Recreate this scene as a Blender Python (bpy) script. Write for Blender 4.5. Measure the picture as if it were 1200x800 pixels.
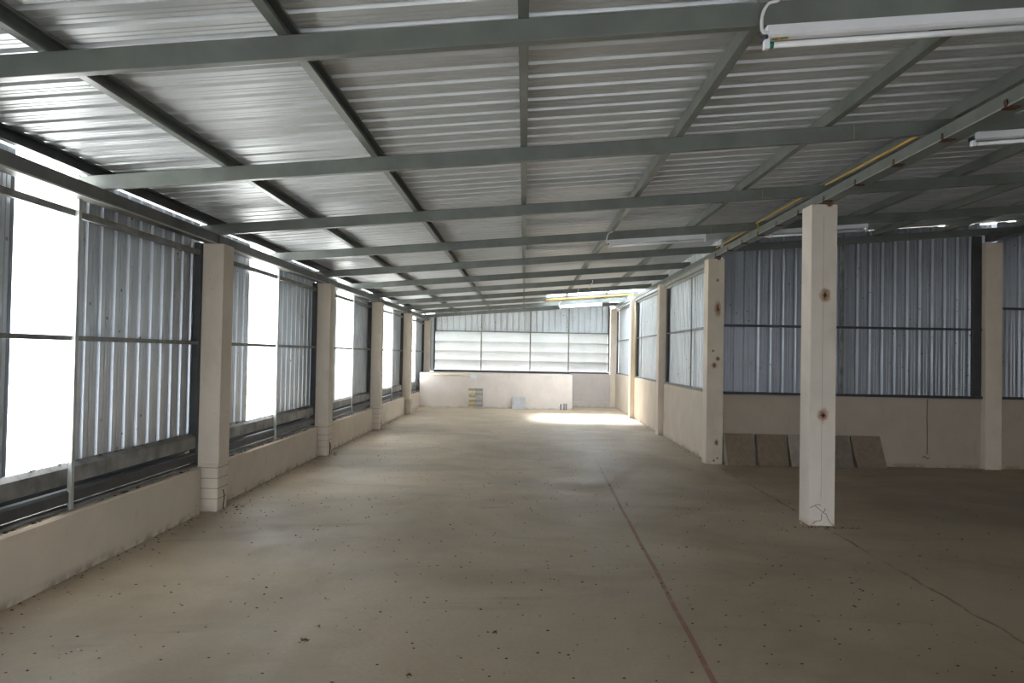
import bpy, bmesh, math, random
from mathutils import Vector, Matrix
random.seed(7)
for o in list(bpy.data.objects): bpy.data.objects.remove(o)
SC = bpy.context.scene
COL = SC.collection

# ------------------------------------------------------------------ camera
FPX, YAW, PITCH, ROLL, CAMH = 852.5, -0.0170, 0.0186, 0.01847, 1.6
cd = bpy.data.cameras.new('camera'); cam = bpy.data.objects.new('camera', cd); COL.objects.link(cam)
cd.sensor_width = 36; cd.lens = FPX*36/1200; cd.clip_start = .05; cd.clip_end = 400
fw = Vector((math.sin(YAW)*math.cos(PITCH), math.cos(YAW)*math.cos(PITCH), math.sin(PITCH)))
rt = Vector((math.cos(YAW), -math.sin(YAW), 0)); up = rt.cross(fw)
r2 = rt*math.cos(ROLL)+up*math.sin(ROLL); u2 = -rt*math.sin(ROLL)+up*math.cos(ROLL)
m = Matrix((r2, u2, -fw)).transposed().to_4x4(); m.translation = (0, 0, CAMH)
cam.matrix_world = m
SC.camera = cam

# ------------------------------------------------------------------ light
W = bpy.data.worlds.new('world'); SC.world = W; W.use_nodes = True
bg = W.node_tree.nodes['Background']; bg.inputs[0].default_value = (.88, .94, 1.0, 1); bg.inputs[1].default_value = 2.4
sd = bpy.data.lights.new('sun', 'SUN'); sd.energy = 20.0; sd.angle = .36; sd.color = (1, .98, .95)
sun = bpy.data.objects.new('sun', sd); COL.objects.link(sun)
sun.rotation_euler = Vector((-.02, -.36, -1)).to_track_quat('-Z', 'Y').to_euler()
V = SC.view_settings
V.view_transform = 'Standard'; V.look = 'None'; V.gamma = 1; V.use_curve_mapping = False
V.exposure = 1.72

# ------------------------------------------------------------------ materials
class NT:
    def __init__(s, name):
        s.m = bpy.data.materials.new(name); s.m.use_nodes = True; s.t = s.m.node_tree; s.n = s.t.nodes
        s.b = s.n['Principled BSDF']; s._p = None
    def new(s, t, **k):
        n = s.n.new(t)
        for a, v in k.items(): setattr(n, a, v)
        return n
    def put(s, sock, v):
        if hasattr(v, 'is_output') or isinstance(v, bpy.types.NodeSocket): s.t.links.new(v, sock)
        elif isinstance(v, (tuple, list)) and len(v) == 3 and sock.type == 'RGBA': sock.default_value = (*v, 1)
        else: sock.default_value = v
    def pos(s):
        if s._p is None: s._p = s.new('ShaderNodeNewGeometry').outputs['Position']
        return s._p
    def xyz(s):
        n = s.new('ShaderNodeSeparateXYZ'); s.put(n.inputs[0], s.pos()); return n.outputs
    def math(s, op, a, b=0., c=0., clamp=False):
        n = s.new('ShaderNodeMath', operation=op, use_clamp=clamp)
        s.put(n.inputs[0], a); s.put(n.inputs[1], b); s.put(n.inputs[2], c); return n.outputs[0]
    def scaled(s, v):
        n = s.new('ShaderNodeVectorMath', operation='MULTIPLY'); s.put(n.inputs[0], s.pos()); n.inputs[1].default_value = v; return n.outputs[0]
    def noise(s, scale, detail=3, rough=.55, vec=None, dist=0):
        n = s.new('ShaderNodeTexNoise'); s.put(n.inputs['Vector'], vec or s.pos()); n.inputs['Scale'].default_value = scale
        n.inputs['Detail'].default_value = detail; n.inputs['Roughness'].default_value = rough; n.inputs['Distortion'].default_value = dist
        return n.outputs[0]
    def voro(s, scale, vec=None, feature='F1', rand=1):
        n = s.new('ShaderNodeTexVoronoi', feature=feature); s.put(n.inputs['Vector'], vec or s.pos()); n.inputs['Scale'].default_value = scale
        n.inputs['Randomness'].default_value = rand
        return n.outputs['Distance']
    def ramp(s, v, a, b, lo=0., hi=1.):
        n = s.new('ShaderNodeMapRange'); n.clamp = True; n.interpolation_type = 'SMOOTHSTEP'
        s.put(n.inputs[0], v); n.inputs[1].default_value = a; n.inputs[2].default_value = b; n.inputs[3].default_value = lo; n.inputs[4].default_value = hi
        return n.outputs[0]
    def mix(s, f, a, b):
        n = s.new('ShaderNodeMix', data_type='RGBA'); s.put(n.inputs[0], f); s.put(n.inputs[6], a); s.put(n.inputs[7], b); return n.outputs[2]
    def bump(s, h, st=.3, d=.01):
        n = s.new('ShaderNodeBump'); s.put(n.inputs['Height'], h); n.inputs['Strength'].default_value = st; n.inputs['Distance'].default_value = d
        s.put(s.b.inputs['Normal'], n.outputs[0])
    def fin(s, col, rough=.6, metal=0.):
        s.put(s.b.inputs['Base Color'], col); s.put(s.b.inputs['Roughness'], rough); s.put(s.b.inputs['Metallic'], metal); return s.m

def simple(name, c, rough=.6, metal=0., var=.12, scale=6):
    t = NT(name); f = t.ramp(t.noise(scale, 4), .3, .7)
    d = tuple(x*(1-var) for x in c); e = tuple(min(1, x*(1+var)) for x in c)
    return t.fin(t.mix(f, d, e), rough, metal)

def m_floor():
    t = NT('stained_concrete'); x, y, z = t.xyz()
    big = t.ramp(t.noise(.45, 5, .6, dist=.6), .32, .68)
    c = t.mix(big, (.345, .270, .182), (.475, .382, .268))
    st = t.ramp(t.noise(1.0, 6, .62, vec=t.scaled((.55, 1.5, 1)), dist=1.2), .54, .72)
    c = t.mix(t.math('MULTIPLY', st, .38), c, (.205, .170, .128))
    c = t.mix(t.math('MULTIPLY', t.ramp(t.noise(38, 3, .7), .35, .75), .22), c, (.22, .19, .15))
    sp = t.ramp(t.voro(9.), .035, .065, 1, 0)
    sp = t.math('MULTIPLY', sp, t.ramp(t.noise(1.1, 2), .47, .6))
    c = t.mix(t.math('MULTIPLY', sp, .75), c, (.055, .042, .03))
    # red painted setting-out line
    wob = t.math('MULTIPLY', t.math('SUBTRACT', t.noise(.5, 2), .5), .06)
    cx = t.math('ADD', t.math('MULTIPLY_ADD', t.math('SUBTRACT', y, 3.6), .0215, .975), wob)
    dl = t.math('ABSOLUTE', t.math('SUBTRACT', x, cx))
    ln = t.math('MULTIPLY', t.ramp(dl, .013, .019, 1, 0), t.ramp(y, 7.0, 12.5, .85, 0))
    ln = t.math('MULTIPLY', ln, t.ramp(t.noise(9, 3), .3, .5, .55, 1))
    c = t.mix(ln, c, (.25, .115, .085))
    # ragged joint in line with the pillars
    wob2 = t.math('MULTIPLY', t.math('SUBTRACT', t.noise(2.5, 4), .5), .10)
    dj = t.math('ABSOLUTE', t.math('SUBTRACT', x, t.math('ADD', wob2, 2.91)))
    jn = t.math('MULTIPLY', t.ramp(dj, .006, .018, 1, 0), t.math('MULTIPLY', t.ramp(y, 10.8, 11.2, .8, 0), t.ramp(t.noise(3.2, 4), .40, .60, .15, 1)))
    c = t.mix(jn, c, (.10, .08, .06))
    t.bump(t.noise(26, 5, .7), .25, .006)
    return t.fin(c, t.ramp(t.noise(1.3, 3), .3, .7, .50, .68))

def m_plaster(name, c=(.66, .585, .50), dirt=.5, spots=()):
    t = NT(name); x, y, z = t.xyz()
    n = t.ramp(t.noise(2.2, 5, .6), .3, .7)
    c1 = t.mix(n, tuple(v*.90 for v in c), c)
    st = t.ramp(t.noise(3.0, 5, .65, vec=t.scaled((1.6, 1.6, .5))), .55, .75)
    c1 = t.mix(t.math('MULTIPLY', st, .35*dirt), c1, (.28, .22, .16))
    lowd = t.math('MULTIPLY', t.ramp(z, 0, .08, 1, 0), t.ramp(t.noise(7, 4), .42, .62))
    c1 = t.mix(t.math('MULTIPLY', lowd, .8*dirt), c1, (.13, .10, .075))
    k = t.ramp(t.voro(7.5), .05, .085, 1, 0)
    k = t.math('MULTIPLY', k, t.ramp(t.noise(2.7, 2), .52, .6))
    c1 = t.mix(t.math('MULTIPLY', k, .85*dirt), c1, (.10, .075, .055))
    for (sx, sy, sz, r, drip) in spots:
        v = t.new('ShaderNodeVectorMath', operation='SUBTRACT'); t.put(v.inputs[0], t.pos()); v.inputs[1].default_value = (sx, sy, sz)
        q = t.new('ShaderNodeVectorMath', operation='MULTIPLY'); t.put(q.inputs[0], v.outputs[0]); q.inputs[1].default_value = (1, 1, drip)
        l = t.new('ShaderNodeVectorMath', operation='LENGTH'); t.put(l.inputs[0], q.outputs[0])
        d = t.math('ADD', l.outputs['Value'], t.math('MULTIPLY', t.math('SUBTRACT', t.noise(22, 4, .7), .5), r*1.3))
        c1 = t.mix(t.ramp(d, r*.45, r*1.15, .8, 0), c1, (.33, .145, .045))
        c1 = t.mix(t.ramp(d, r*.12, r*.5, .95, 0), c1, (.025, .018, .014))
    t.bump(t.noise(30, 4), .15, .004)
    return t.fin(c1, .82)

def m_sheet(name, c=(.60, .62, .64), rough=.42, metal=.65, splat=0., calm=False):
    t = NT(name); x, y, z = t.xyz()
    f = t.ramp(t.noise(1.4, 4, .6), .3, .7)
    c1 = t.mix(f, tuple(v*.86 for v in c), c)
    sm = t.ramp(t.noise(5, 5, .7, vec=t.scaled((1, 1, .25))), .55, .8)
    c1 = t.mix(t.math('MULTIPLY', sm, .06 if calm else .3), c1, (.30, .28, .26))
    if splat:
        k = t.ramp(t.voro(8.5), .09, .14, 1, 0)
        k = t.math('MULTIPLY', k, t.ramp(t.noise(1.9, 3), .46, .56))
        c1 = t.mix(t.math('MULTIPLY', k, splat), c1, (.05, .045, .04))
        w = t.ramp(t.noise(3.5, 6, .75, dist=2.5), .64, .70)
        c1 = t.mix(t.math('MULTIPLY', w, .55*splat), c1, (.10, .085, .07))
    mt = t.fin(c1, rough, metal); return mt

def m_brick(name, c):
    t = NT(name); f = t.ramp(t.noise(14, 5, .7), .3, .7)
    c1 = t.mix(f, tuple(v*.75 for v in c), c)
    t.bump(t.noise(60, 4), .4, .004)
    return t.fin(c1, .9)

FLOOR = m_floor()
WALLP = m_plaster('cream_wall_plaster', (.66, .565, .455), .7)
ENDP = m_plaster('pale_end_wall_plaster', (.78, .70, .635), .4)
RECP = m_plaster('shade_toned_recess_plaster', (.56, .50, .46), .5)  # end wall plaster made darker: the recess shade is in the colour
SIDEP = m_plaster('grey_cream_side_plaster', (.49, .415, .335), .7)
PILL = m_plaster('cream_pillar_paint', (.74, .645, .535), .4)
MORT = simple('mortar_line', (.34, .27, .21), .9)
BRK = m_brick('rough_old_brick', (.64, .55, .43))
BRKY = m_brick('yellow_brick', (.70, .60, .40)); BRKG = m_brick('grey_brick', (.60, .56, .54)); BRKW = m_brick('whitish_brick', (.80, .75, .62)); BRKO = m_brick('ochre_brick', (.50, .41, .24)); BRKD = m_brick('dull_grey_brick', (.42, .39, .37))
ROOF = m_sheet('zinc_roof_sheet', (.57, .59, .60), .45, .45, 0, True)
ZINC = m_sheet('zinc_wall_sheet', (.58, .62, .67), .36, .7, .8)
ZINCD = m_sheet('dark_splattered_zinc_sheet', (.40, .43, .48), .36, .7, .6)  # darker base tone than the left wall sheets, with splatter marks
ZINCR = m_sheet('pale_zinc_wall_sheet', (.70, .74, .76), .45, .45, .75)
SLAT = m_sheet('bare_zinc_slat', (.52, .54, .58), .48, .35)
STEEL = simple('grey_green_painted_steel', (.145, .158, .142), .42, .0, .15, 4)
STEELD = simple('dark_painted_steel', (.050, .053, .055), .5, .0, .2, 5)
RAILM = simple('grey_painted_rail', (.22, .22, .21), .5, .2, .25, 8)
EAVE = simple('dark_eave_steel', (.115, .115, .108), .5, .1, .18, 5)
POSTM = simple('galvanised_post', (.42, .43, .41), .4, .4, .15, 6)
PLATE = simple('dirty_metal_plate', (.23, .225, .215), .5, .3, .35, 5)
WHITE = simple('white_enamel', (.80, .81, .84), .35, 0, .04, 5)
GLASSW = simple('white_lamp_tube', (.86, .88, .90), .2, 0, .02, 5)
DBLUE = simple('dark_blue_plastic', (.03, .05, .09), .4); GREEN = simple('green_plastic', (.01, .22, .12), .4)
CABLE = simple('white_cable_sheath', (.74, .73, .73), .5, 0, .05)
YELL = simple('yellow_conduit_plastic', (.60, .36, .05), .5, 0, .1); YELP = simple('pale_yellow_pipe', (.74, .62, .36), .5, 0, .08)
RUST = simple('brown_rust', (.085, .040, .022), .9, 0, .5, 30)
BLACK = simple('black_gap', (.03, .027, .024), .9)
SLAB = m_brick('dark_brown_slab', (.27, .205, .145)); SLABL = m_brick('lighter_slab', (.40, .345, .28)); SLABG = m_brick('grey_slab', (.23, .195, .155))
SLABE = m_brick('pale_grey_slab', (.50, .48, .47)); 
PVCG = simple('dark_grey_pipe', (.12, .13, .14), .4); PVCW = simple('light_pipe', (.75, .75, .76), .4)
GRND = simple('outdoor_concrete', (.62, .63, .62), .9, 0, .1, .8)
CHIP = simple('dark_chips', (.07, .055, .04), .9, 0, .5, 40); CHIPW = simple('pale_chips', (.62, .60, .55), .9, 0, .2, 40)
LEAF = simple('dry_leaf', (.17, .10, .05), .8, 0, .4, 40)
t_ = NT('translucent_roof_sheet'); tr = t_.new('ShaderNodeBsdfTranslucent'); tr.inputs[0].default_value = (.80, .86, .92, 1)
df = t_.new('ShaderNodeBsdfDiffuse'); df.inputs[0].default_value = (.7, .75, .8, 1); mx = t_.new('ShaderNodeMixShader'); mx.inputs[0].default_value = .25; tp = t_.new('ShaderNodeBsdfTransparent'); tp.inputs[0].default_value = (.82, .90, 1, 1); m2 = t_.new('ShaderNodeMixShader'); m2.inputs[0].default_value = .5
t_.t.links.new(tr.outputs[0], mx.inputs[1]); t_.t.links.new(df.outputs[0], mx.inputs[2]); t_.t.links.new(mx.outputs[0], m2.inputs[1]); t_.t.links.new(tp.outputs[0], m2.inputs[2]); t_.t.links.new(m2.outputs[0], t_.n['Material Output'].inputs[0])
SKYL = t_.m

# ------------------------------------------------------------------ helpers
def add_box(bm, x0, x1, y0, y1, z0, z1, sh=0., x_ref=0.):
    """axis box; sh shears z with x (roof slope)"""
    vs = [bm.verts.new((x, y, z+sh*(x-x_ref))) for x in (x0, x1) for y in (y0, y1) for z in (z0, z1)]
    for f in ((0, 1, 3, 2), (4, 6, 7, 5), (0, 4, 5, 1), (2, 3, 7, 6), (0, 2, 6, 4), (1, 5, 7, 3)):
        bm.faces.new([vs[i] for i in f])
def box(*a, bev=0., **k):
    bm = bmesh.new(); add_box(bm, *a, **k)
    if bev: bmesh.ops.bevel(bm, geom=bm.edges[:], offset=bev, segments=2, affect='EDGES', profile=.6)
    return bm
def add_prism(bm, pts, axis, a, b, closed=True, sh=0.):
    """profile pts (u,v): axis 'x' -> (y,z), 'y' -> (x,z), 'z' -> (x,y)"""
    def P(u, v, w):
        p = {'x': (w, u, v), 'y': (u, w, v), 'z': (u, v, w)}[axis]
        return (p[0], p[1], p[2]+sh*p[0])
    A = [bm.verts.new(P(u, v, a)) for u, v in pts]; B = [bm.verts.new(P(u, v, b)) for u, v in pts]
    n = len(pts)
    for i in range(n if closed else n-1):
        j = (i+1) % n; bm.faces.new((A[i], A[j], B[j], B[i]))
    if closed:
        bm.faces.new(A[::-1]); bm.faces.new(B)
def add_tube(bm, path, r, seg=10, cap=True):
    rings = []; path = [Vector(p) for p in path]; up = Vector((.123, .2, 1)).normalized()
    for i, p in enumerate(path):
        d = (path[min(i+1, len(path)-1)]-path[max(i-1, 0)]).normalized()
        a = d.cross(up)
        if a.length < .05: a = d.cross(Vector((1, 0, 0)))
        a.normalize(); b = d.cross(a)
        rings.append([bm.verts.new(p+(a*math.cos(q)+b*math.sin(q))*r) for q in (2*math.pi*k/seg for k in range(seg))])
    for A, B in zip(rings, rings[1:]):
        for k in range(seg):
            f = bm.faces.new((A[k], A[(k+1) % seg], B[(k+1) % seg], B[k])); f.smooth = True
    if cap: bm.faces.new(rings[0][::-1]); bm.faces.new(rings[-1])
def tube(path, r, seg=10):
    bm = bmesh.new(); add_tube(bm, path, r, seg); return bm
def smooth_path(pts, n=6):
    pts = [Vector(p) for p in pts]; out = []
    for i in range(len(pts)-1):
        p0, p1, p2, p3 = pts[max(i-1, 0)], pts[i], pts[i+1], pts[min(i+2, len(pts)-1)]
        for k in range(n):
            t = k/n; out.append(.5*((2*p1)+(-p0+p2)*t+(2*p0-5*p1+4*p2-p3)*t*t+(-p0+3*p1-3*p2+p3)*t**3))
    out.append(pts[-1]); return out

def thing(name, label, cat, loc=(0, 0, 0), group=None):
    o = bpy.data.objects.new(name, None); o.empty_display_size = .1; COL.objects.link(o); o.location = loc
    o['label'] = label; o['category'] = cat
    if group: o['group'] = group
    return o
def world_loc(o):
    v = Vector((0, 0, 0))
    while o: v += o.location; o = o.parent
    return v
def obj(name, bm, mat, parent=None, loc=None, label=None, cat=None, group=None, kind=None):
    """bm is in world coordinates; it is re-centred on its parent (or on loc)"""
    bmesh.ops.recalc_face_normals(bm, faces=bm.faces[:])
    org = world_loc(parent) if parent else Vector(loc or (0, 0, 0))
    bm.transform(Matrix.Translation(-org))
    me = bpy.data.meshes.new(name); bm.to_mesh(me); bm.free(); me.materials.append(mat)
    o = bpy.data.objects.new(name, me); COL.objects.link(o)
    if parent: o.parent = parent
    else: o.location = org
    if label: o['label'] = label
    if cat: o['category'] = cat
    if group: o['group'] = group
    if kind: o['kind'] = kind
    return o

S = .0805                                   # roof slope, rising towards +x
def rb(x): return 3.0+S*x                   # rafter underside
def pb(x): return 3.107+S*x                 # purlin underside
def sb(x): return 3.199+S*x                 # sheet underside
CY = [7.14+4*k for k in range(5)]           # front faces of the five rows of pillars
ORD = ['nearest', 'second', 'third', 'fourth', 'fifth', 'sixth', 'seventh', 'eighth', 'ninth', 'tenth', 'eleventh', 'twelfth']

RIB = .190
def rib_profile(a, b, h=.034, phase=0., minor=.0035, wide=False):
    """(along, height) polyline of trapezoid ribs between a and b"""
    pts = []; k = math.floor((a-phase)/RIB)-1
    while True:
        s = phase+k*RIB
        if s > b: break
        for d, z in ((0, 0), (.030, 0), (.036, minor), (.042, 0), (.074, 0), (.080, minor), (.086, 0), (.122, 0), (.143, .021), (.157, .021), (.180, 0)) if wide else ((0, 0), (.046, 0), (.052, minor), (.058, 0), (.086, 0), (.092, minor), (.098, 0), (.132, 0), (.146, h), (.168, h), (.182, 0)):
            pts.append((s+d, z))
        k += 1
    pts = [(min(max(u, a), b), v) for u, v in pts if a-.03 <= u <= b+.03]
    out = []
    for p in pts:
        if out and abs(out[-1][0]-p[0]) < 1e-5: continue
        out.append(p)
    return out
def roof_sheet(x0, x1, y0, y1, ph=0.):
    bm = bmesh.new(); pr = rib_profile(y0, y1, phase=ph)
    rows = [[bm.verts.new((x, y, sb(x)+h)) for y, h in pr] for x in (x0, x1)]
    for i in range(len(pr)-1): bm.faces.new((rows[0][i], rows[0][i+1], rows[1][i+1], rows[1][i]))
    return bm
def wall_sheet(plane, at, a0, a1, z0, z1, sgn=1, ph=0., rag=0., bm=None, wide=False):
    """vertical ribbed sheet. plane 'x': stands in plane x=at and runs in y. z1 number or function of the run coordinate"""
    bm = bm or bmesh.new(); pr = rib_profile(a0, a1, phase=ph, wide=wide); zf = z1 if callable(z1) else (lambda u: z1)
    lo, hi = [], []
    for u, h in pr:
        w = at+sgn*h
        def P(z): return (w, u, z) if plane == 'x' else (u, w, z)
        lo.append(bm.verts.new(P(z0))); hi.append(bm.verts.new(P(zf(u)-(rag if h < .01 else 0))))
    for i in range(len(pr)-1): bm.faces.new((lo[i], lo[i+1], hi[i+1], hi[i]))
    return bm

# ------------------------------------------------------------------ ground, floor, ceiling
obj('ground', box(-60, 60, -40, 70, -.45, -.25), GRND, kind='structure')
obj('ground', box(-14, 14, 23.75, 60, -.24, -.2), simple('bounce_cut_ground_end', (.13, .14, .08), .95, 0, .3, 3), kind='structure')  # unseen dark ground, added to cut the light bounced into the louvres
obj('ground', box(-14, 20, -38, -3.35, -.24, -.2), simple('bounce_cut_ground_back', (.14, .15, .16), .95, 0, .2, 2), kind='structure')  # unseen darker patch, added to weaken light entering through the back opening
obj('floor', box(-3.40, 11.3, -3.1, 23.4, -.20, 0), FLOOR, kind='structure')
SKX0, SKX1, SKY0, SKY1 = .6, 3.3, 18.86, 21.15
obj('ceiling', roof_sheet(-3.52, 3.3, -3.4, SKY0), ROOF, kind='structure')
obj('ceiling', roof_sheet(-3.52, SKX0, SKY0, SKY1), ROOF, kind='structure')
obj('ceiling', roof_sheet(-3.52, 3.3, SKY1, 23.6), ROOF, kind='structure')
obj('ceiling', roof_sheet(3.3, 11.5, -3.4, 11.62), ROOF, kind='structure')
obj('translucent_roof_sheet', roof_sheet(SKX0, SKX1, SKY0, SKY1), SKYL, loc=(1.8, 20.3, 3.3),
    label='bright translucent roof sheet above the sunlit patch by the end wall', cat='roof sheet')

# ------------------------------------------------------------------ walls (masonry)
bays = [(-.61, 3.14)]+[(CY[k]-3.75, CY[k]) for k in range(5)]         # between left pillars
for i, (a, b) in enumerate(bays):
    bm = bmesh.new(); add_prism(bm, [(-3.40, 0), (-3.12, 0), (-3.12, .435), (-3.135, .45), (-3.40, .45)], 'y', a, b-.10 if i < 5 else b-.02)
    add_box(bm, -3.40, -3.235, b-.12, b+.24, 0, .44)
    obj('wall_left', bm, WALLP, kind='structure')
obj('wall_left', box(-3.4, -3.15, -3.0, -.61, 0, 2.82), WALLP, kind='structure')
for k in (1, 2, 3):
    obj('wall_right', box(2.90, 3.02, CY[k]+.25, CY[k+1], 0, 1.065, bev=.004), WALLP, kind='structure')
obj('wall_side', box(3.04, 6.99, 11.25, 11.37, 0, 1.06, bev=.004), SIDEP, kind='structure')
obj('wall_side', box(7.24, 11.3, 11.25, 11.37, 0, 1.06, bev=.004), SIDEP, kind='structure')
obj('wall_right_outer', box(11.2, 11.32, -3.0, 11.25, 0, 3.98), SIDEP, kind='structure')
bm = bmesh.new(); add_prism(bm, [(5.2, 0), (11.32, 0), (11.32, sb(11.32)-.02), (-3.4, sb(-3.4)-.02), (-3.4, 1.75), (5.2, 1.75)], 'y', -3.12, -3.0)  # long low opening is added, to light the roof ribs from behind
obj('wall_back', bm, SIDEP, kind='structure')
# end wall: low thick wall, recess beside it
obj('wall_end', box(-3.12, 1.46, 21.80, 23.40, 0, 1.03, bev=.008), ENDP, kind='structure')
obj('wall_end', box(1.46, 2.735, 23.14, 23.40, 0, 1.05, bev=.005), RECP, kind='structure')
obj('trim_1', box(1.462, 2.738, 23.06, 23.139, 0, .17, bev=.01), RECP, kind='structure')

# ------------------------------------------------------------------ pillars
left_z = 2.65
for k in range(5):
    y = CY[k]
    t = thing('pillar', f"cream square pillar on the left side, {ORD[k] if k < 4 else 'last'} {'one to the camera' if k == 0 else 'in the row from the camera' if k < 4 else 'one, in the far left corner'}", 'pillar', (-3.115, y+.125, 0), 'cream pillars along the left wall')
    base = .47 if k < 3 else .38
    obj('shaft', box(-3.24, -2.99, y, y+.25, base, left_z, bev=.008), PILL, t)
    if k == 4:
        obj('base', box(-3.235, -2.995, y+.004, y+.246, 1.031, 1.032), PILL, t) if False else obj('base', box(-3.235, -2.995, y+.004, y+.246, 0, base, bev=.006), PILL, t)
    elif k < 3:
        b = obj('base', box(-3.234, -2.996, y+.006, y+.244, 0, base, bev=.012), PILL, t)
        bm = bmesh.new()
        for z in (.13, .235, .325, .44):
            dz = random.uniform(-.01, .01)
            add_box(bm, -3.2345, -2.9935, y+.0035, y+.2465, z+dz, z+dz+.006)
        obj('mortar_line', bm, MORT, b)
        bm = bmesh.new(); p = [(-2.992, y+.13, .20), (-2.988, y+.15, .13), (-2.99, y+.14, .06), (-2.985, y+.12, .01)]
        add_tube(bm, smooth_path(p), .008 if k == 1 else .004, 6); obj('crack', bm, BLACK, b)
    else:
        bm = bmesh.new(); z = 0.; j = 0
        while z < base-.02:
            h = min(.062, base-z); ox = .012 if j % 2 else 0.
            add_box(bm, -3.24, -3.115+ox*2, y-.012+ox*.4, y+.262, z+.006, z+h)
            add_box(bm, -3.105+ox*2, -2.955-ox*.5, y-.008, y+.262, z+.006, z+h)
            z += h; j += 1
        b = obj('brick_base', bm, BRK, t, label='exposed rough bricks where the plaster is gone')
        obj('mortar', box(-3.235, -2.985, y+.004, y+.25, 0, base), MORT, b)

rust_A = [(2.925, 7.14, 2.24, .060, .8), (2.915, 7.14, 1.07, .060, .8), (2.96, 7.14, 3.12, .03, 1.4)]
rust_B = [(2.935, 11.14, 2.80, .030, 1), (2.94, 11.14, 2.36, .055, .40), (2.88, 11.14, 1.72, .024, 1), (2.95, 11.14, 1.60, .045, 1), (2.90, 11.14, 1.50, .050, .9), (2.95, 11.14, .33, .040, .7), (2.965, 11.14, .09, .02, 1), (2.91, 11.14, .05, .02, .8), (2.95, 11.14, 3.13, .04, 1.2)]
PA = m_plaster('pillar_paint_with_rust', (.70, .63, .55), .35, rust_A)
PB = m_plaster('pillar_paint_with_rust_runs', (.70, .61, .50), .35, rust_B)
right_lab = ['free-standing cream pillar with two rust holes, nearest to the camera',
             'cream pillar with rust runs at the corner of the dark side bay',
             'cream pillar in the right wall, between the second and third white-lit metal panels',
             'cream pillar with a thin pipe on it, beside the bright patch of floor',
             'pinkish cream pillar at the right end of the louvred wall']
right_lab[2] = 'plain cream pillar in the right wall, next one beyond the pillar with rust runs'
for k in range(5):
    y = CY[k]; x0, x1 = (2.79, 3.04) if k < 4 else (2.74, 2.99)
    t = thing('pillar', right_lab[k], 'pillar', ((x0+x1)/2, y+.125, 0), 'cream pillars on the right of the hall')
    obj('shaft', box(x0, x1, y, y+.25, 0, 3.13, bev=.006), (PA, PB, PILL, PILL, PILL)[k], t)
    if k == 0:
        for x, y_, z, r, q in rust_A[:2]:
            bm = bmesh.new(); add_tube(bm, [(x, y-.012, z), (x, y+.002, z)], .011, 10); obj('bolt', bm, BLACK, t, label='rusted bolt end')
        obj('seam', box(2.905, 2.908, y-.0012, y+.002, .25, 3.0), simple('dark_seam_line', (.36, .31, .26), .9), t)  # thin dark seam line up the pillar front
        bm = bmesh.new()
        for p in ([(2.80, .17), (2.84, .19), (2.875, .175), (2.90, .155), (2.93, .125), (2.955, .11), (2.975, .07), (3.0, .03), (3.03, .005)],
                  [(2.85, .20), (2.88, .205), (2.91, .195)], [(2.93, .125), (2.945, .15), (2.952, .17)],
                  [(2.91, .12), (2.915, .08), (2.905, .05), (2.86, .045), (2.83, .02)]):
            q = smooth_path([(a+random.uniform(-.004, .004), y-.001, z) for a, z in p], 3); add_tube(bm, q, .0024, 5)
        obj('crack', bm, BLACK, t)
    if k == 3:
        obj('pipe', tube([(2.90, y-.014, .62), (2.90, y-.014, 3.1)], .012), YELP, t, label='thin cream pipe fixed up the face')
    if k in (0, 1):
        bm = bmesh.new(); add_box(bm, 2.90, 3.0, y-.006, y+.1, 3.13, 3.137); obj('rust_plate', bm, RUST, t, label='rusty steel plate on top')
t = thing('pillar', 'shadowed cream pillar against the dark side wall, far right', 'pillar', (7.115, 11.265, 0))
obj('shaft', box(6.99, 7.24, 11.14, 11.39, 0, rb(7.1)-.13, bev=.006), PILL, t)

# ------------------------------------------------------------------ steel roof frame
for k in range(-2, 11):
    if k == -2: continue
    y = 3.25+2*k; x1 = 11.3 if y < 11.3 else 2.985
    if k >= 0:
        if k == 4: lab = 'grey steel rafter over the dark side wall, fifth from the camera'
        elif k == 0: lab = 'grey steel rafter across the top of the picture, nearest to the camera'
        elif k == 10: lab = 'grey steel rafter against the far end wall, last of the row'
        else: lab = f'grey steel rafter spanning the hall, {ORD[k]} from the camera'
    else: lab = ['grey steel rafter far behind the camera', 'grey steel rafter just behind the camera'][k+2]
    x0 = -3.34 if k % 2 == 0 else -3.26
    t = thing('rafter', lab, 'rafter', (x0, y, rb(x0)), 'steel rafters under the roof')
    obj('box_section', box(x0, x1, y-.03, y+.02, rb(0), rb(0)+.105, bev=.004, sh=S), STEEL, t)
    bm = bmesh.new()
    for xj in (2.33,) if k < 5 else ():
        add_box(bm, xj, xj+.006, y-.0315, y-.0285, rb(0)+.003, rb(0)+.102, sh=S)
    if len(bm.verts): obj('weld_joint', bm, MORT, t)
    else: bm.free()
PX = [-3.19, -2.2, -1.11, -.03, 1.09, 2.15, 3.06, 4.30, 5.38, 6.46, 7.54, 8.6, 9.7, 10.8]
plab = ['dark eave purlin along the left edge of the roof, above the bright gap'] + [f'steel purlin running down the length of the roof, {ORD[i]} from the left edge' for i in range(1, 7)] + [f'steel purlin over the dark side bay, {ORD[i]} from the hall side' if i else 'steel purlin over the dark side bay, nearest to the hall side' for i in range(7)]
plab[3] = 'steel purlin running straight away down the middle of the picture'
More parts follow.
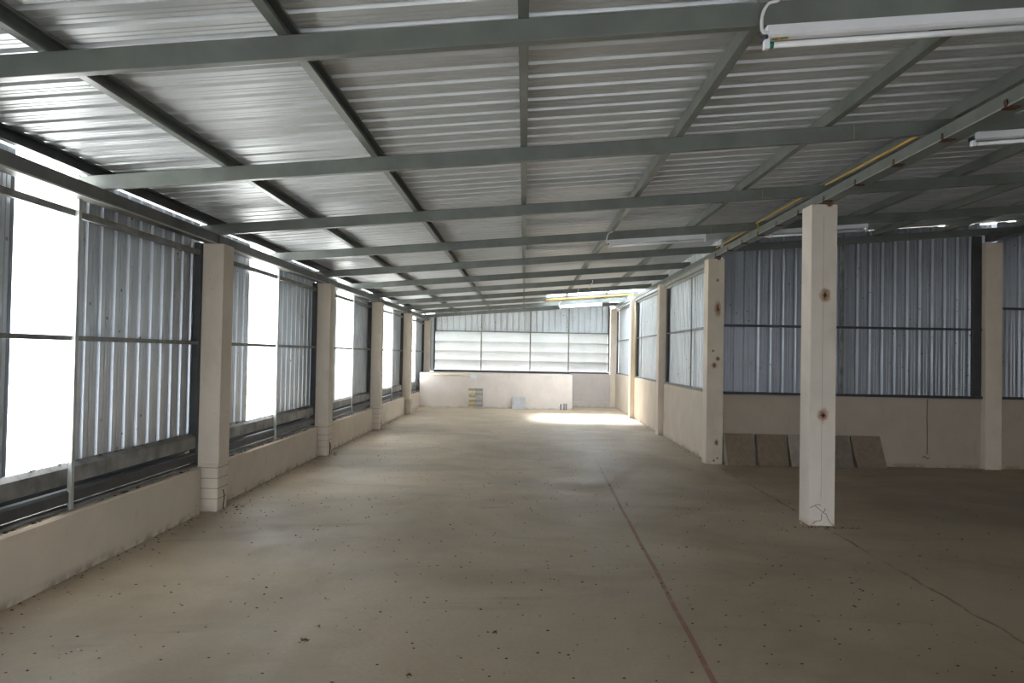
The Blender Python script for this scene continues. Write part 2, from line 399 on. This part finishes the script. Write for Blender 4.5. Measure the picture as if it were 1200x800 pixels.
for i, x in enumerate(PX):
    y1 = 23.26 if i < 6 else 11.27
    w = .048; c = .0025; lip = .014; h = .088; z = pb(x)+.001
    def Z(u, v): return (x-u, z+v)
    prof = [Z(-w/2, lip), Z(-w/2, 0), Z(w/2, 0), Z(w/2, h), Z(-w/2, h), Z(-w/2, h-lip), Z(-w/2+c, h-lip), Z(-w/2+c, h-c), Z(w/2-c, h-c), Z(w/2-c, c), Z(-w/2+c, c), Z(-w/2+c, lip)]
    bm = bmesh.new(); add_prism(bm, prof, 'y', -2.98, y1)
    obj('purlin', bm, STEELD if i == 0 else STEEL, loc=(x, -2.98, z), label=plab[i], cat='purlin', group='steel purlins under the roof sheets')
# left eave beam (channel) on the pillars
t = thing('eave_beam', 'dark steel beam along the tops of the left pillars', 'beam', (-3.14, -4, 2.655))
bm = bmesh.new(); z0, z1 = 2.652, 2.755
add_prism(bm, [(-3.19, z0), (-3.09, z0), (-3.09, z1), (-3.19, z1)], 'y', -.6, 23.36); obj('box_section', bm, EAVE, t)
bm = bmesh.new(); add_prism(bm, [(-3.088, z0-.001), (-3.082, z0-.001), (-3.082, z0+.012), (-3.088, z0+.012)], 'y', -.6, 23.3)
obj('lip', bm, POSTM, t, label='pale bottom lip')
for k in range(5):
    bm = bmesh.new(); add_box(bm, -3.0895, -3.0855, CY[k]+.10, CY[k]+.112, z0+.014, z1-.002); obj('weld_joint', bm, BLACK, t)
# stand-offs between eave beam and rafters (rafters rise with the slope)
# right channel beam on the pillars
t = thing('channel_beam', 'grey steel channel beam with rusty welds over the right-hand pillars', 'beam', (2.92, -3.9, 3.14))
z0, z1 = 3.139, 3.229
add = bmesh.new(); add_prism(add, [(2.86, z0), (2.985, z0), (2.985, z1), (2.86, z1)], 'y', -2.98, 23.3); obj('box_section', add, STEEL, t)
bm = bmesh.new(); add_prism(bm, [(2.853, z0-.002), (2.859, z0-.002), (2.859, z0+.006), (2.853, z0+.006)], 'y', -2.98, 23.2); obj('lip', bm, POSTM, t, label='pale bottom lip')
yy = 3.7
while yy < 11.0:
    if abs(yy-7.26) > .2:
        bm = bmesh.new(); add_box(bm, 2.8485, 2.8525, yy, yy+.022, z0-.004, z0+.04); add_box(bm, 2.8485, 2.93, yy-.02, yy+.05, z0-.008, z0-.003)
        bmesh.ops.subdivide_edges(bm, edges=bm.edges[:], cuts=3)
        for v in bm.verts: v.co += Vector((0, random.uniform(-.006, .006), random.uniform(-.003, .003)))
        obj('rusty_weld', bm, RUST, t, label='rust brown weld')
    yy += .66
# beam above the dark wall pillar, running towards the camera
obj('side_beam', box(6.99, 7.10, -2.98, 11.18, rb(7.1)-.118, rb(7.1)-.012, bev=.004), STEELD, loc=(7.05, 0, rb(7)-.12),
    label='dark steel beam coming forward from the shadowed pillar at far right', cat='beam')

# ------------------------------------------------------------------ left wall panels
spec = [(-.61, 3.14, 1.1, .7), (3.39, 7.14, 5.09, 4.57), (7.39, 11.14, 9.30, 8.57), (11.39, 15.14, 13.45, 12.60), (15.39, 19.14, 17.50, 16.80), (19.39, 23.14, 21.25, 21.0)]
lablf = ['metal wall panel beside the camera, outside the picture', 'left metal wall panel nearest the camera, with the widest white opening', 'left metal wall panel between the first and second pillars',
         'left metal wall panel between the second and third pillars', 'left metal wall panel between the third and fourth pillars', 'narrow-looking left metal wall panel beyond the fourth pillar']
for i, (y0, y1, yp, yo) in enumerate(spec):
    t = thing('wall_panel', lablf[i], 'wall panel', (-3.22, y0, .45), 'metal panels of the left wall')
    obj('corrugated_sheet', wall_sheet('x', -3.268, y0-.10, yo, .66, 2.87, -1, .03*i, .012), ZINC, t)
    obj('corrugated_sheet', wall_sheet('x', -3.268, yp*1.024, y1+.10, .66, 2.87, -1, .05*i, .012), ZINC, t)
    tr_ = obj('top_rail', box(-3.235, -3.20, y0, y1, 2.525, 2.57, bev=.003), RAILM, t)
    obj('rust_edge', box(-3.2375, -3.1985, y0+.01, y1-.01, 2.5705, 2.5735), simple('rust_edge', (.30, .15, .06), .8, 0, .5, 12), tr_)
    obj('mid_rail', box(-3.235, -3.20, y0, y1, 1.645, 1.680, bev=.003), RAILM, t)
    obj('post', box(-3.20, -3.17, yp-.005, yp+.03, .452, 2.651, bev=.003), POSTM, t)
    obj('jamb', box(-3.262, -3.195, y1-.055, y1-.003, .452, 2.651, bev=.003), STEELD, t)
    obj('jamb', box(-3.262, -3.195, y0+.003, y0+.045, .452, 2.651, bev=.003), STEELD, t)
    bm = bmesh.new(); add_prism(bm, [(-3.262, .775), (-3.235, .775), (-3.200, .745), (-3.200, .635), (-3.21, .630), (-3.245, .765), (-3.262, .765)], 'y', y0+.05, y1-.06)
    obj('flashing_plate', bm, PLATE, t)
    bm = bmesh.new(); add_prism(bm, [(-3.245, .592), (-3.20, .592), (-3.185, .575), (-3.185, .505), (-3.245, .505)], 'y', y0+.05, y1-.06)
    obj('lower_beam', bm, STEELD, t)
    obj('light_block_strip', box(-3.33, -3.305, y0-.1, y1+.1, .45, .72), STEELD, t)  # dark strip added behind the gap so no daylight shows through
    obj('sill', box(-3.26, -3.19, y0+.05, y1-.06, .452, .478, bev=.003), PLATE, t)
    # crumbled debris on the ledges
    bm = bmesh.new()
    for _ in range(60):
        yq = random.uniform(y0+.1, y1-.1); s = random.uniform(.004, .013)
        add_box(bm, -3.225-s, -3.225+s, yq, yq+s*1.6, .776, .776+s*.7) if random.random() < .45 else add_box(bm, -3.16-s, -3.16+s, yq, yq+s*2.4, .4505, .4505+s*.5)
    o = obj('crumbs', bm, CHIP, t); o['kind'] = 'stuff'

# ------------------------------------------------------------------ right wall panels
rl = ['pale metal wall panel right of the hall, next to the pillar with rust runs', 'pale metal wall panel on the right, middle one of the three', 'pale metal wall panel on the right, beside the end wall']
for n, k in enumerate((1, 2, 3)):
    y0, y1 = CY[k]+.25, CY[k+1]
    t = thing('wall_panel', rl[n], 'wall panel', (2.97, y0, 1.065), 'metal panels of the right wall')
    obj('corrugated_sheet', wall_sheet('x', 2.995, y0-.25, y1 if n < 2 else y1+.25, 3.15, 3.44, 1, .07*n), ZINCR, t)
    obj('corrugated_sheet', wall_sheet('x', 2.995, y0, y1, 1.07, 3.149, 1, .07*n), ZINCR, t)
    obj('top_rail', box(2.94, 2.975, y0, y1, 3.03, 3.07, bev=.003), POSTM, t)
    obj('mid_rail', box(2.94, 2.975, y0, y1, 2.085, 2.12, bev=.003), RAILM, t)
    obj('bottom_rail', box(2.925, 2.98, y0, y1, 1.067, 1.105, bev=.003), RAILM, t)
    obj('jamb', box(2.935, 2.98, y0+.002, y0+.045, 1.107, 3.029, bev=.003), STEELD, t)
    obj('jamb', box(2.935, 2.98, y1-.10, y1-.003, 1.107, 3.029, bev=.003), STEELD, t)
    if n < 2:
        yp = (12.86, 18.3)[n]
        obj('post', box(2.930, 2.938, yp-.03, yp+.03, 1.107, 3.029), STEELD, t)
    obj('fascia', box(2.88, 2.915, y0, y1, 3.075, 3.137, bev=.002), POSTM, t, label='beige strip above the panel')

# ------------------------------------------------------------------ dark side wall panels
def topz(x): return sb(x)-.001-(.011 if 6.35 < x < 6.9 or x > 7.4 else .0)
for n, (x0, x1) in enumerate(((3.04, 6.99), (7.24, 11.2))):
    t = thing('wall_panel', ('wide dark corrugated metal panel of the side bay, behind the free-standing pillar', 'dark corrugated metal panel right of the shadowed pillar')[n], 'wall panel', (x0, 11.3, 1.06))
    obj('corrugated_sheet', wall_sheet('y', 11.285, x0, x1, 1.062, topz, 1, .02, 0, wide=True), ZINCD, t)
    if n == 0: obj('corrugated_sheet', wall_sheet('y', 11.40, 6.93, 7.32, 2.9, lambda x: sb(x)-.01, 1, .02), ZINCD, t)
    obj('bottom_rail', box(x0, x1, 11.20, 11.26, 1.062, 1.10, bev=.003), STEELD, t)
    zr = 2.10 if n == 0 else 2.43
    obj('mid_rail', box(x0, x1, 11.225, 11.262, zr, zr+.035, bev=.003), STEELD, t)
    xp = 4.84 if n == 0 else 9.1
    obj('post', box(xp, xp+.05, 11.226, 11.262, 1.101, rb(xp)-.005, bev=.003), RAILM, t)
    obj('jamb', box(x1-.15, x1-.01, 11.226, 11.262, 1.101, rb(x1)-.012, bev=.003), STEELD, t)

# ------------------------------------------------------------------ louvred end wall
t = thing('louvre_screen', 'wide metal louvre screen in the far end wall with ribbed sheet above it', 'louvre', (0, 23.2, 1.06))
X0, X1 = -2.89, 2.715
obj('corrugated_sheet', wall_sheet('y', 23.285, X0, X1, 2.30, lambda x: sb(x)-.012, 1, .04), ZINCR, t)
obj('corner_sheet', wall_sheet('y', 23.27, -3.4, X0, 1.04, lambda x: 2.80, 1, .04), ZINCR, t)
obj('frame', box(X0, X1, 23.17, 23.24, 1.031, 1.10, bev=.003), STEELD, t)
obj('cross_rail', box(X0, X1, 23.17, 23.21, 2.315, 2.35, bev=.003), RAILM, t)
for x in (X0, X1-.05): obj('jamb', box(x, x+.05, 23.165, 23.28, 1.105, rb(x)-.012, bev=.003), STEELD, t)
divs = [-1.37, .19, 1.41]
for x in divs: obj('post', box(x-.02, x+.02, 23.165, 23.205, 1.105, rb(x)-.01, bev=.003), RAILM, t)
edges = [X0+.05]+divs+[X1-.05]; rows = [1.10, 1.40, 1.70, 2.00, 2.315]
for a, b in zip(edges, edges[1:]):
    for r in range(4):
        zt, zb = rows[r+1]+.02, rows[r]-.03
        bm = bmesh.new(); n = 8; A, B = [], []
        for q in range(n+1):
            f = q/n; z = zt+(zb-zt)*f; yv = 23.225+.085*f**.9
            A.append(bm.verts.new((a+.005, yv, z))); B.append(bm.verts.new((b-.005, yv, z)))
        for q in range(n): f_ = bm.faces.new((A[q], B[q], B[q+1], A[q+1])); f_.smooth = True
        bmesh.ops.solidify(bm, geom=bm.faces[:], thickness=.0015)
        obj('slat', bm, SLAT, t)

# ------------------------------------------------------------------ strip lights
def strip_light(x0, y, label, hook=True, L=1.22, sticker=False):
    z = rb(x0)-.006; t = thing('strip_light', label, 'strip light', (x0, y, z), 'fluorescent strip lights under the rafters')
    def sx(bm):
        for v in bm.verts: v.co.z += S*(v.co.x-x0)
        return bm
    bm = bmesh.new(); add_prism(bm, [(y-.034, z-.046), (y-.018, z-.052), (y+.018, z-.052), (y+.034, z-.046), (y+.028, z), (y-.028, z)], 'x', x0, x0+L)
    h = obj('housing', sx(bm), WHITE, t)
    if sticker: obj('sticker', sx(box(x0+.03, x0+.10, y-.0155, y+.012, z-.0532, z-.0522)), simple('sticker_print', (.45, .33, .10), .6, 0, .6, 60), h)
    for a, b, s in ((x0-.008, x0+.016, 0), (x0+L-.016, x0+L+.008, 1)):
        lh = obj('lamp_holder', sx(box(a, b, y-.016, y+.016, z-.098, z-.05, bev=.004)), WHITE, t)
        if not s: obj('end_plug', sx(box(a-.004, a+.012, y-.03, y+.03, z-.058, z-.03, bev=.002)), DBLUE, t)
    g = obj('lamp_tube', sx(tube([(x0+.018, y, z-.080), (x0+L-.018, y, z-.080)], .0135, 14)), GLASSW, t)
    obj('tube_cap', sx(tube([(x0+.0165, y, z-.080), (x0+.034, y, z-.080)], .0142, 14)), GREEN if sticker else WHITE, g)
    if hook:
        yf = y-.045
        p = [(x0+.045, yf+.0, z+.108), (x0+.035, yf, z+.10), (x0-.005, yf, z+.085), (x0-.028, yf, z+.04), (x0-.032, yf, z-.015), (x0-.02, yf+.01, z-.035), (x0+.004, y-.03, z-.035)]
        obj('cable', tube(smooth_path(p, 6), .0075, 8), CABLE, t)
    return t
strip_light(1.05, 3.235, 'white fluorescent strip light with a white cable, at the top right corner', sticker=True)
strip_light(3.18, 5.235, 'white fluorescent strip light cut by the right edge of the picture', hook=False)
strip_light(1.05, 9.235, 'white fluorescent strip light hanging mid-hall, left of the free-standing pillar')
strip_light(3.08, 9.235, 'white fluorescent strip light passing behind the top of the free-standing pillar', hook=False)
strip_light(1.02, 21.235, 'bright white fluorescent strip light in front of the louvred end wall')
for n, (x, y) in enumerate(((1.33, 15.2), (1.18, 17.2))):
    z = rb(x)
    p = [(x+.07, y, z+.09), (x+.07, y-.04, z+.03), (x+.01, y-.05, z-.03), (x, y-.04, z-.10)]
    obj('hanging_cable', tube(smooth_path(p), .008, 8), CABLE, loc=(x, y, z), label=('short white cable hooked over a rafter near the end of the hall', 'short white cable hanging just above the far strip light')[n], cat='cable')

# ------------------------------------------------------------------ conduits
obj('conduit', tube([(2.845, 5.30, 3.255), (2.845, 6.95, 3.275)], .0085), YELL, loc=(2.845, 5.3, 3.25), label='yellow conduit along the channel beam, right of the free-standing pillar top', cat='conduit')
bm = bmesh.new(); add_tube(bm, smooth_path([(2.845, 7.3, 3.285), (2.845, 8.9, 3.285), (2.845, 8.96, 3.27), (2.845, 8.97, 3.18)], 4), .0085)
obj('conduit', bm, YELL, loc=(2.845, 7.3, 3.27), label='yellow conduit left of the free-standing pillar top, with a short drop', cat='conduit')
obj('conduit', tube([(2.845, 9.35, 3.26), (2.845, 10.9, 3.26)], .0085), YELL, loc=(2.845, 9.3, 3.26), label='yellow conduit just before the pillar with rust runs', cat='conduit')
yq = 19.19; obj('conduit', tube([(.55, yq, rb(.55)+.02), (2.86, yq, rb(2.86)+.02)], .022), YELL, loc=(.55, yq, 3.05), label='orange-yellow conduit along a far rafter near the bright patch', cat='conduit')
obj('pipe', tube([(-3.10, 21.782, .985), (-1.62, 21.782, .965)], .017), YELP, loc=(-3.1, 21.78, .98), label='pale yellow pipe along the top of the low end wall', cat='pipe')
bm = box(-1.58, -1.42, 21.74, 21.799, .86, .99, bev=.012); obj('junction_box', bm, WHITE, loc=(-1.5, 21.77, .86), label='small white junction box on the low end wall', cat='electrical box')

# ------------------------------------------------------------------ brick stack by the end wall
def nth(i, n): return 'bottom' if i == 0 else 'top' if i == n-1 else f'{["", "second", "third", "fourth", "fifth", "sixth", "seventh", "eighth"][i]} from the bottom'
NB = 9; hb = .066
for c in range(2):
    for i in range(NB):
        z = i*hb; dx = random.uniform(-.012, .012) if i < NB-1 else .0; dy = random.uniform(-.012, .008)
        xa = -1.625+dx if c == 0 else -1.405+dx; xb = xa+(.205 if c == 0 else .20)
        mt = (BRKY, BRKO, BRKY, BRKO, BRKW, BRKO, BRKY, BRKW, BRKO)[i] if c == 0 else (BRKG, BRKD, BRKG, BRKD, BRKG, BRKG, BRKD, BRKG, BRKD)[i]
        bm = bmesh.new(); add_box(bm, xa, xb, 21.55+dy, 21.76+dy, z+.002, z+hb-.010)
        add_box(bm, xa+.012, xb-.012, 21.56+dy, 21.75+dy, z-.008 if i else 0, z+.003)
        o = obj('brick', bm, mt, loc=((xa+xb)/2, 21.65, z), label=f"{'yellowish' if c == 0 else 'greyish'} brick, {nth(i, NB)} of the stack's {'left' if c == 0 else 'right'} column", cat='brick', group='stacked bricks by the end wall')
bm = bmesh.new(); add_prism(bm, [(21.60, 0), (21.635, 0), (21.797, .345), (21.762, .355)], 'x', -.33, .05)
obj('concrete_slab', bm, SLABE, loc=(-.14, 21.6, 0), label='small pale grey square slab leaning on the low end wall', cat='slab')
for n, (x, h, mt) in enumerate(((1.06, .19, PVCW), (1.115, .17, PVCG), (1.215, .19, PVCG), (1.275, .19, PVCG))):
    bm = bmesh.new(); add_tube(bm, [(x, 21.66, 0), (x, 21.66, h)], .020, 14); 
    o = obj('pipe_stub', bm, mt, loc=(x, 21.66, 0), label=['white pipe stub in the row by the end wall, far left one', 'dark pipe stub right next to the white pipe stub', 'dark pipe stub second from the right', 'dark pipe stub at the right end of the row'][n], cat='pipe stub', group='pipe stubs in the floor by the end wall')
# slabs leaning on the dark wall
sl = [(3.10, 3.52, SLAB, 'dark brown concrete slab leaning by the corner pillar, first from the left'), (3.56, 4.01, SLAB, 'dark brown concrete slab second from the left against the dark wall'),
      (4.04, 4.48, SLABL, 'lighter brown slab half hidden behind the free-standing pillar'), (4.52, 4.96, SLABG, 'grey slab just right of the free-standing pillar, against the dark wall'),
      (5.00, 5.44, SLAB, 'dark slab at the right end of the row against the dark wall')]
for a, b, mt, lab in sl:
    dy = random.uniform(-.01, .01); bm = bmesh.new()
    add_prism(bm, [(11.05+dy, 0), (11.09+dy, 0), (11.247, .445), (11.207, .465)], 'x', a, b)
    for v in bm.verts:
        if v.co.z < .01: v.co.x += .05*(a-3.0)/2.4
    obj('concrete_slab', bm, mt, loc=((a+b)/2, 11.1, 0), label=lab, cat='slab', group='slabs leaning on the dark side wall')
bm = bmesh.new(); add_prism(bm, [(11.03, 0), (11.05, 0), (11.236, .46), (11.216, .465)], 'x', 3.055, 3.095)
obj('wood_strip', bm, SLABL, loc=(3.07, 11.1, 0), label='narrow light strip leaning between the corner pillar and the first slab', cat='strip')
# crack in the dark wall
bm = bmesh.new(); add_tube(bm, smooth_path([(6.18+random.uniform(-.008, .008), 11.249, z) for z in (1.04, .8, .6, .4, .2)], 3), .005, 5)
add_tube(bm, smooth_path([(6.11, 11.249, .15), (6.15, 11.249, .17), (6.18, 11.249, .13), (6.21, 11.249, .15)], 3), .005, 5)
obj('trim_2', bm, BLACK, kind='structure')

# ------------------------------------------------------------------ litter on the floor
def chips(n, rng, smin, smax, mat, label, clump=None):
    bm = bmesh.new()
    for _ in range(n):
        x, y = rng(); s = random.uniform(smin, smax); a = random.uniform(0, 6.28); h = s*random.uniform(.25, .6)
        k = random.choice((5, 6)); c = bm.verts.new((x, y, h)); ring = []
        for q in range(k):
            r = s*random.uniform(.6, 1.1); ring.append(bm.verts.new((x+r*math.cos(a+q*6.283/k), y+r*.7*math.sin(a+q*6.283/k), 0)))
        for q in range(k): bm.faces.new((c, ring[q], ring[(q+1) % k]))
    obj('floor_litter', bm, mat, loc=(0, 0, .0005), label=label, cat='litter', kind='stuff')
def whole():
    while True:
        y = 2.8+16*random.random()**1.6; x = random.uniform(-3.0, 2.7) if random.random() < .8 else random.uniform(2.7, 7)
        if x > 3 and y > 10.9: continue
        return x, y
chips(1900, whole, .005, .014, CHIP, 'small dark chips and droppings scattered over the concrete floor')
chips(110, whole, .004, .010, CHIPW, 'small pale chips scattered over the concrete floor')
def edge():
    r = random.random()
    if r < .45: return -3.11+abs(random.gauss(0, .05)), random.uniform(3.5, 21)
    if r < .6: return -2.97+abs(random.gauss(0, .1)), CY[random.choice((0, 1, 2))]+random.gauss(.25, .2)
    if r < .8: return 2.89-abs(random.gauss(0, .08)), random.uniform(11.6, 18)
    if r < .92: return 2.92+random.gauss(0, .17), 7.10-abs(random.gauss(0, .05))
    return random.uniform(3.2, 7), 11.02-abs(random.gauss(0, .03))
chips(650, edge, .005, .016, CHIP, 'dark dirt gathered along the foot of the walls and pillars')
for n, (x, y, lab) in enumerate(((-1.18, 4.02, 'curled dark leaf on the floor at the lower left'), (-.14, 4.2, 'small dark leaf on the floor near the bottom middle'), (-.54, 3.62, 'tiny brown leaf lowest on the floor'))):
    bm = bmesh.new(); s = .020 if n == 0 else .014; pts = []
    for q in range(10):
        f = q/9; w = s*.45*math.sin(math.pi*min(1, f*.95+.04)); pts.append((f*2*s-s, w, .003+.010*math.sin(f*3.1)))
    A = [bm.verts.new((x+u, y+w, z+.004)) for u, w, z in pts]; M_ = [bm.verts.new((x+u, y, z*.5)) for u, w, z in pts]; B = [bm.verts.new((x+u, y-w, z+.005)) for u, w, z in pts]
    for q in range(9): bm.faces.new((A[q], M_[q], M_[q+1], A[q+1])); bm.faces.new((M_[q], B[q], B[q+1], M_[q+1]))
    bmesh.ops.solidify(bm, geom=bm.faces[:], thickness=.0012)
    obj('leaf', bm, LEAF, loc=(x, y, 0), label=lab, cat='leaf')
# pebble at the foot of the free-standing pillar
bm = bmesh.new(); bmesh.ops.create_icosphere(bm, subdivisions=2, radius=.018, matrix=Matrix.Translation((2.74, 7.20, .013)))
for v in bm.verts: v.co += Vector([random.uniform(-.003, .003) for _ in range(3)])
obj('pebble', bm, simple('tan_stone', (.40, .27, .17), .9), loc=(2.74, 7.2, 0), label='tan pebble beside the foot of the free-standing pillar', cat='stone')
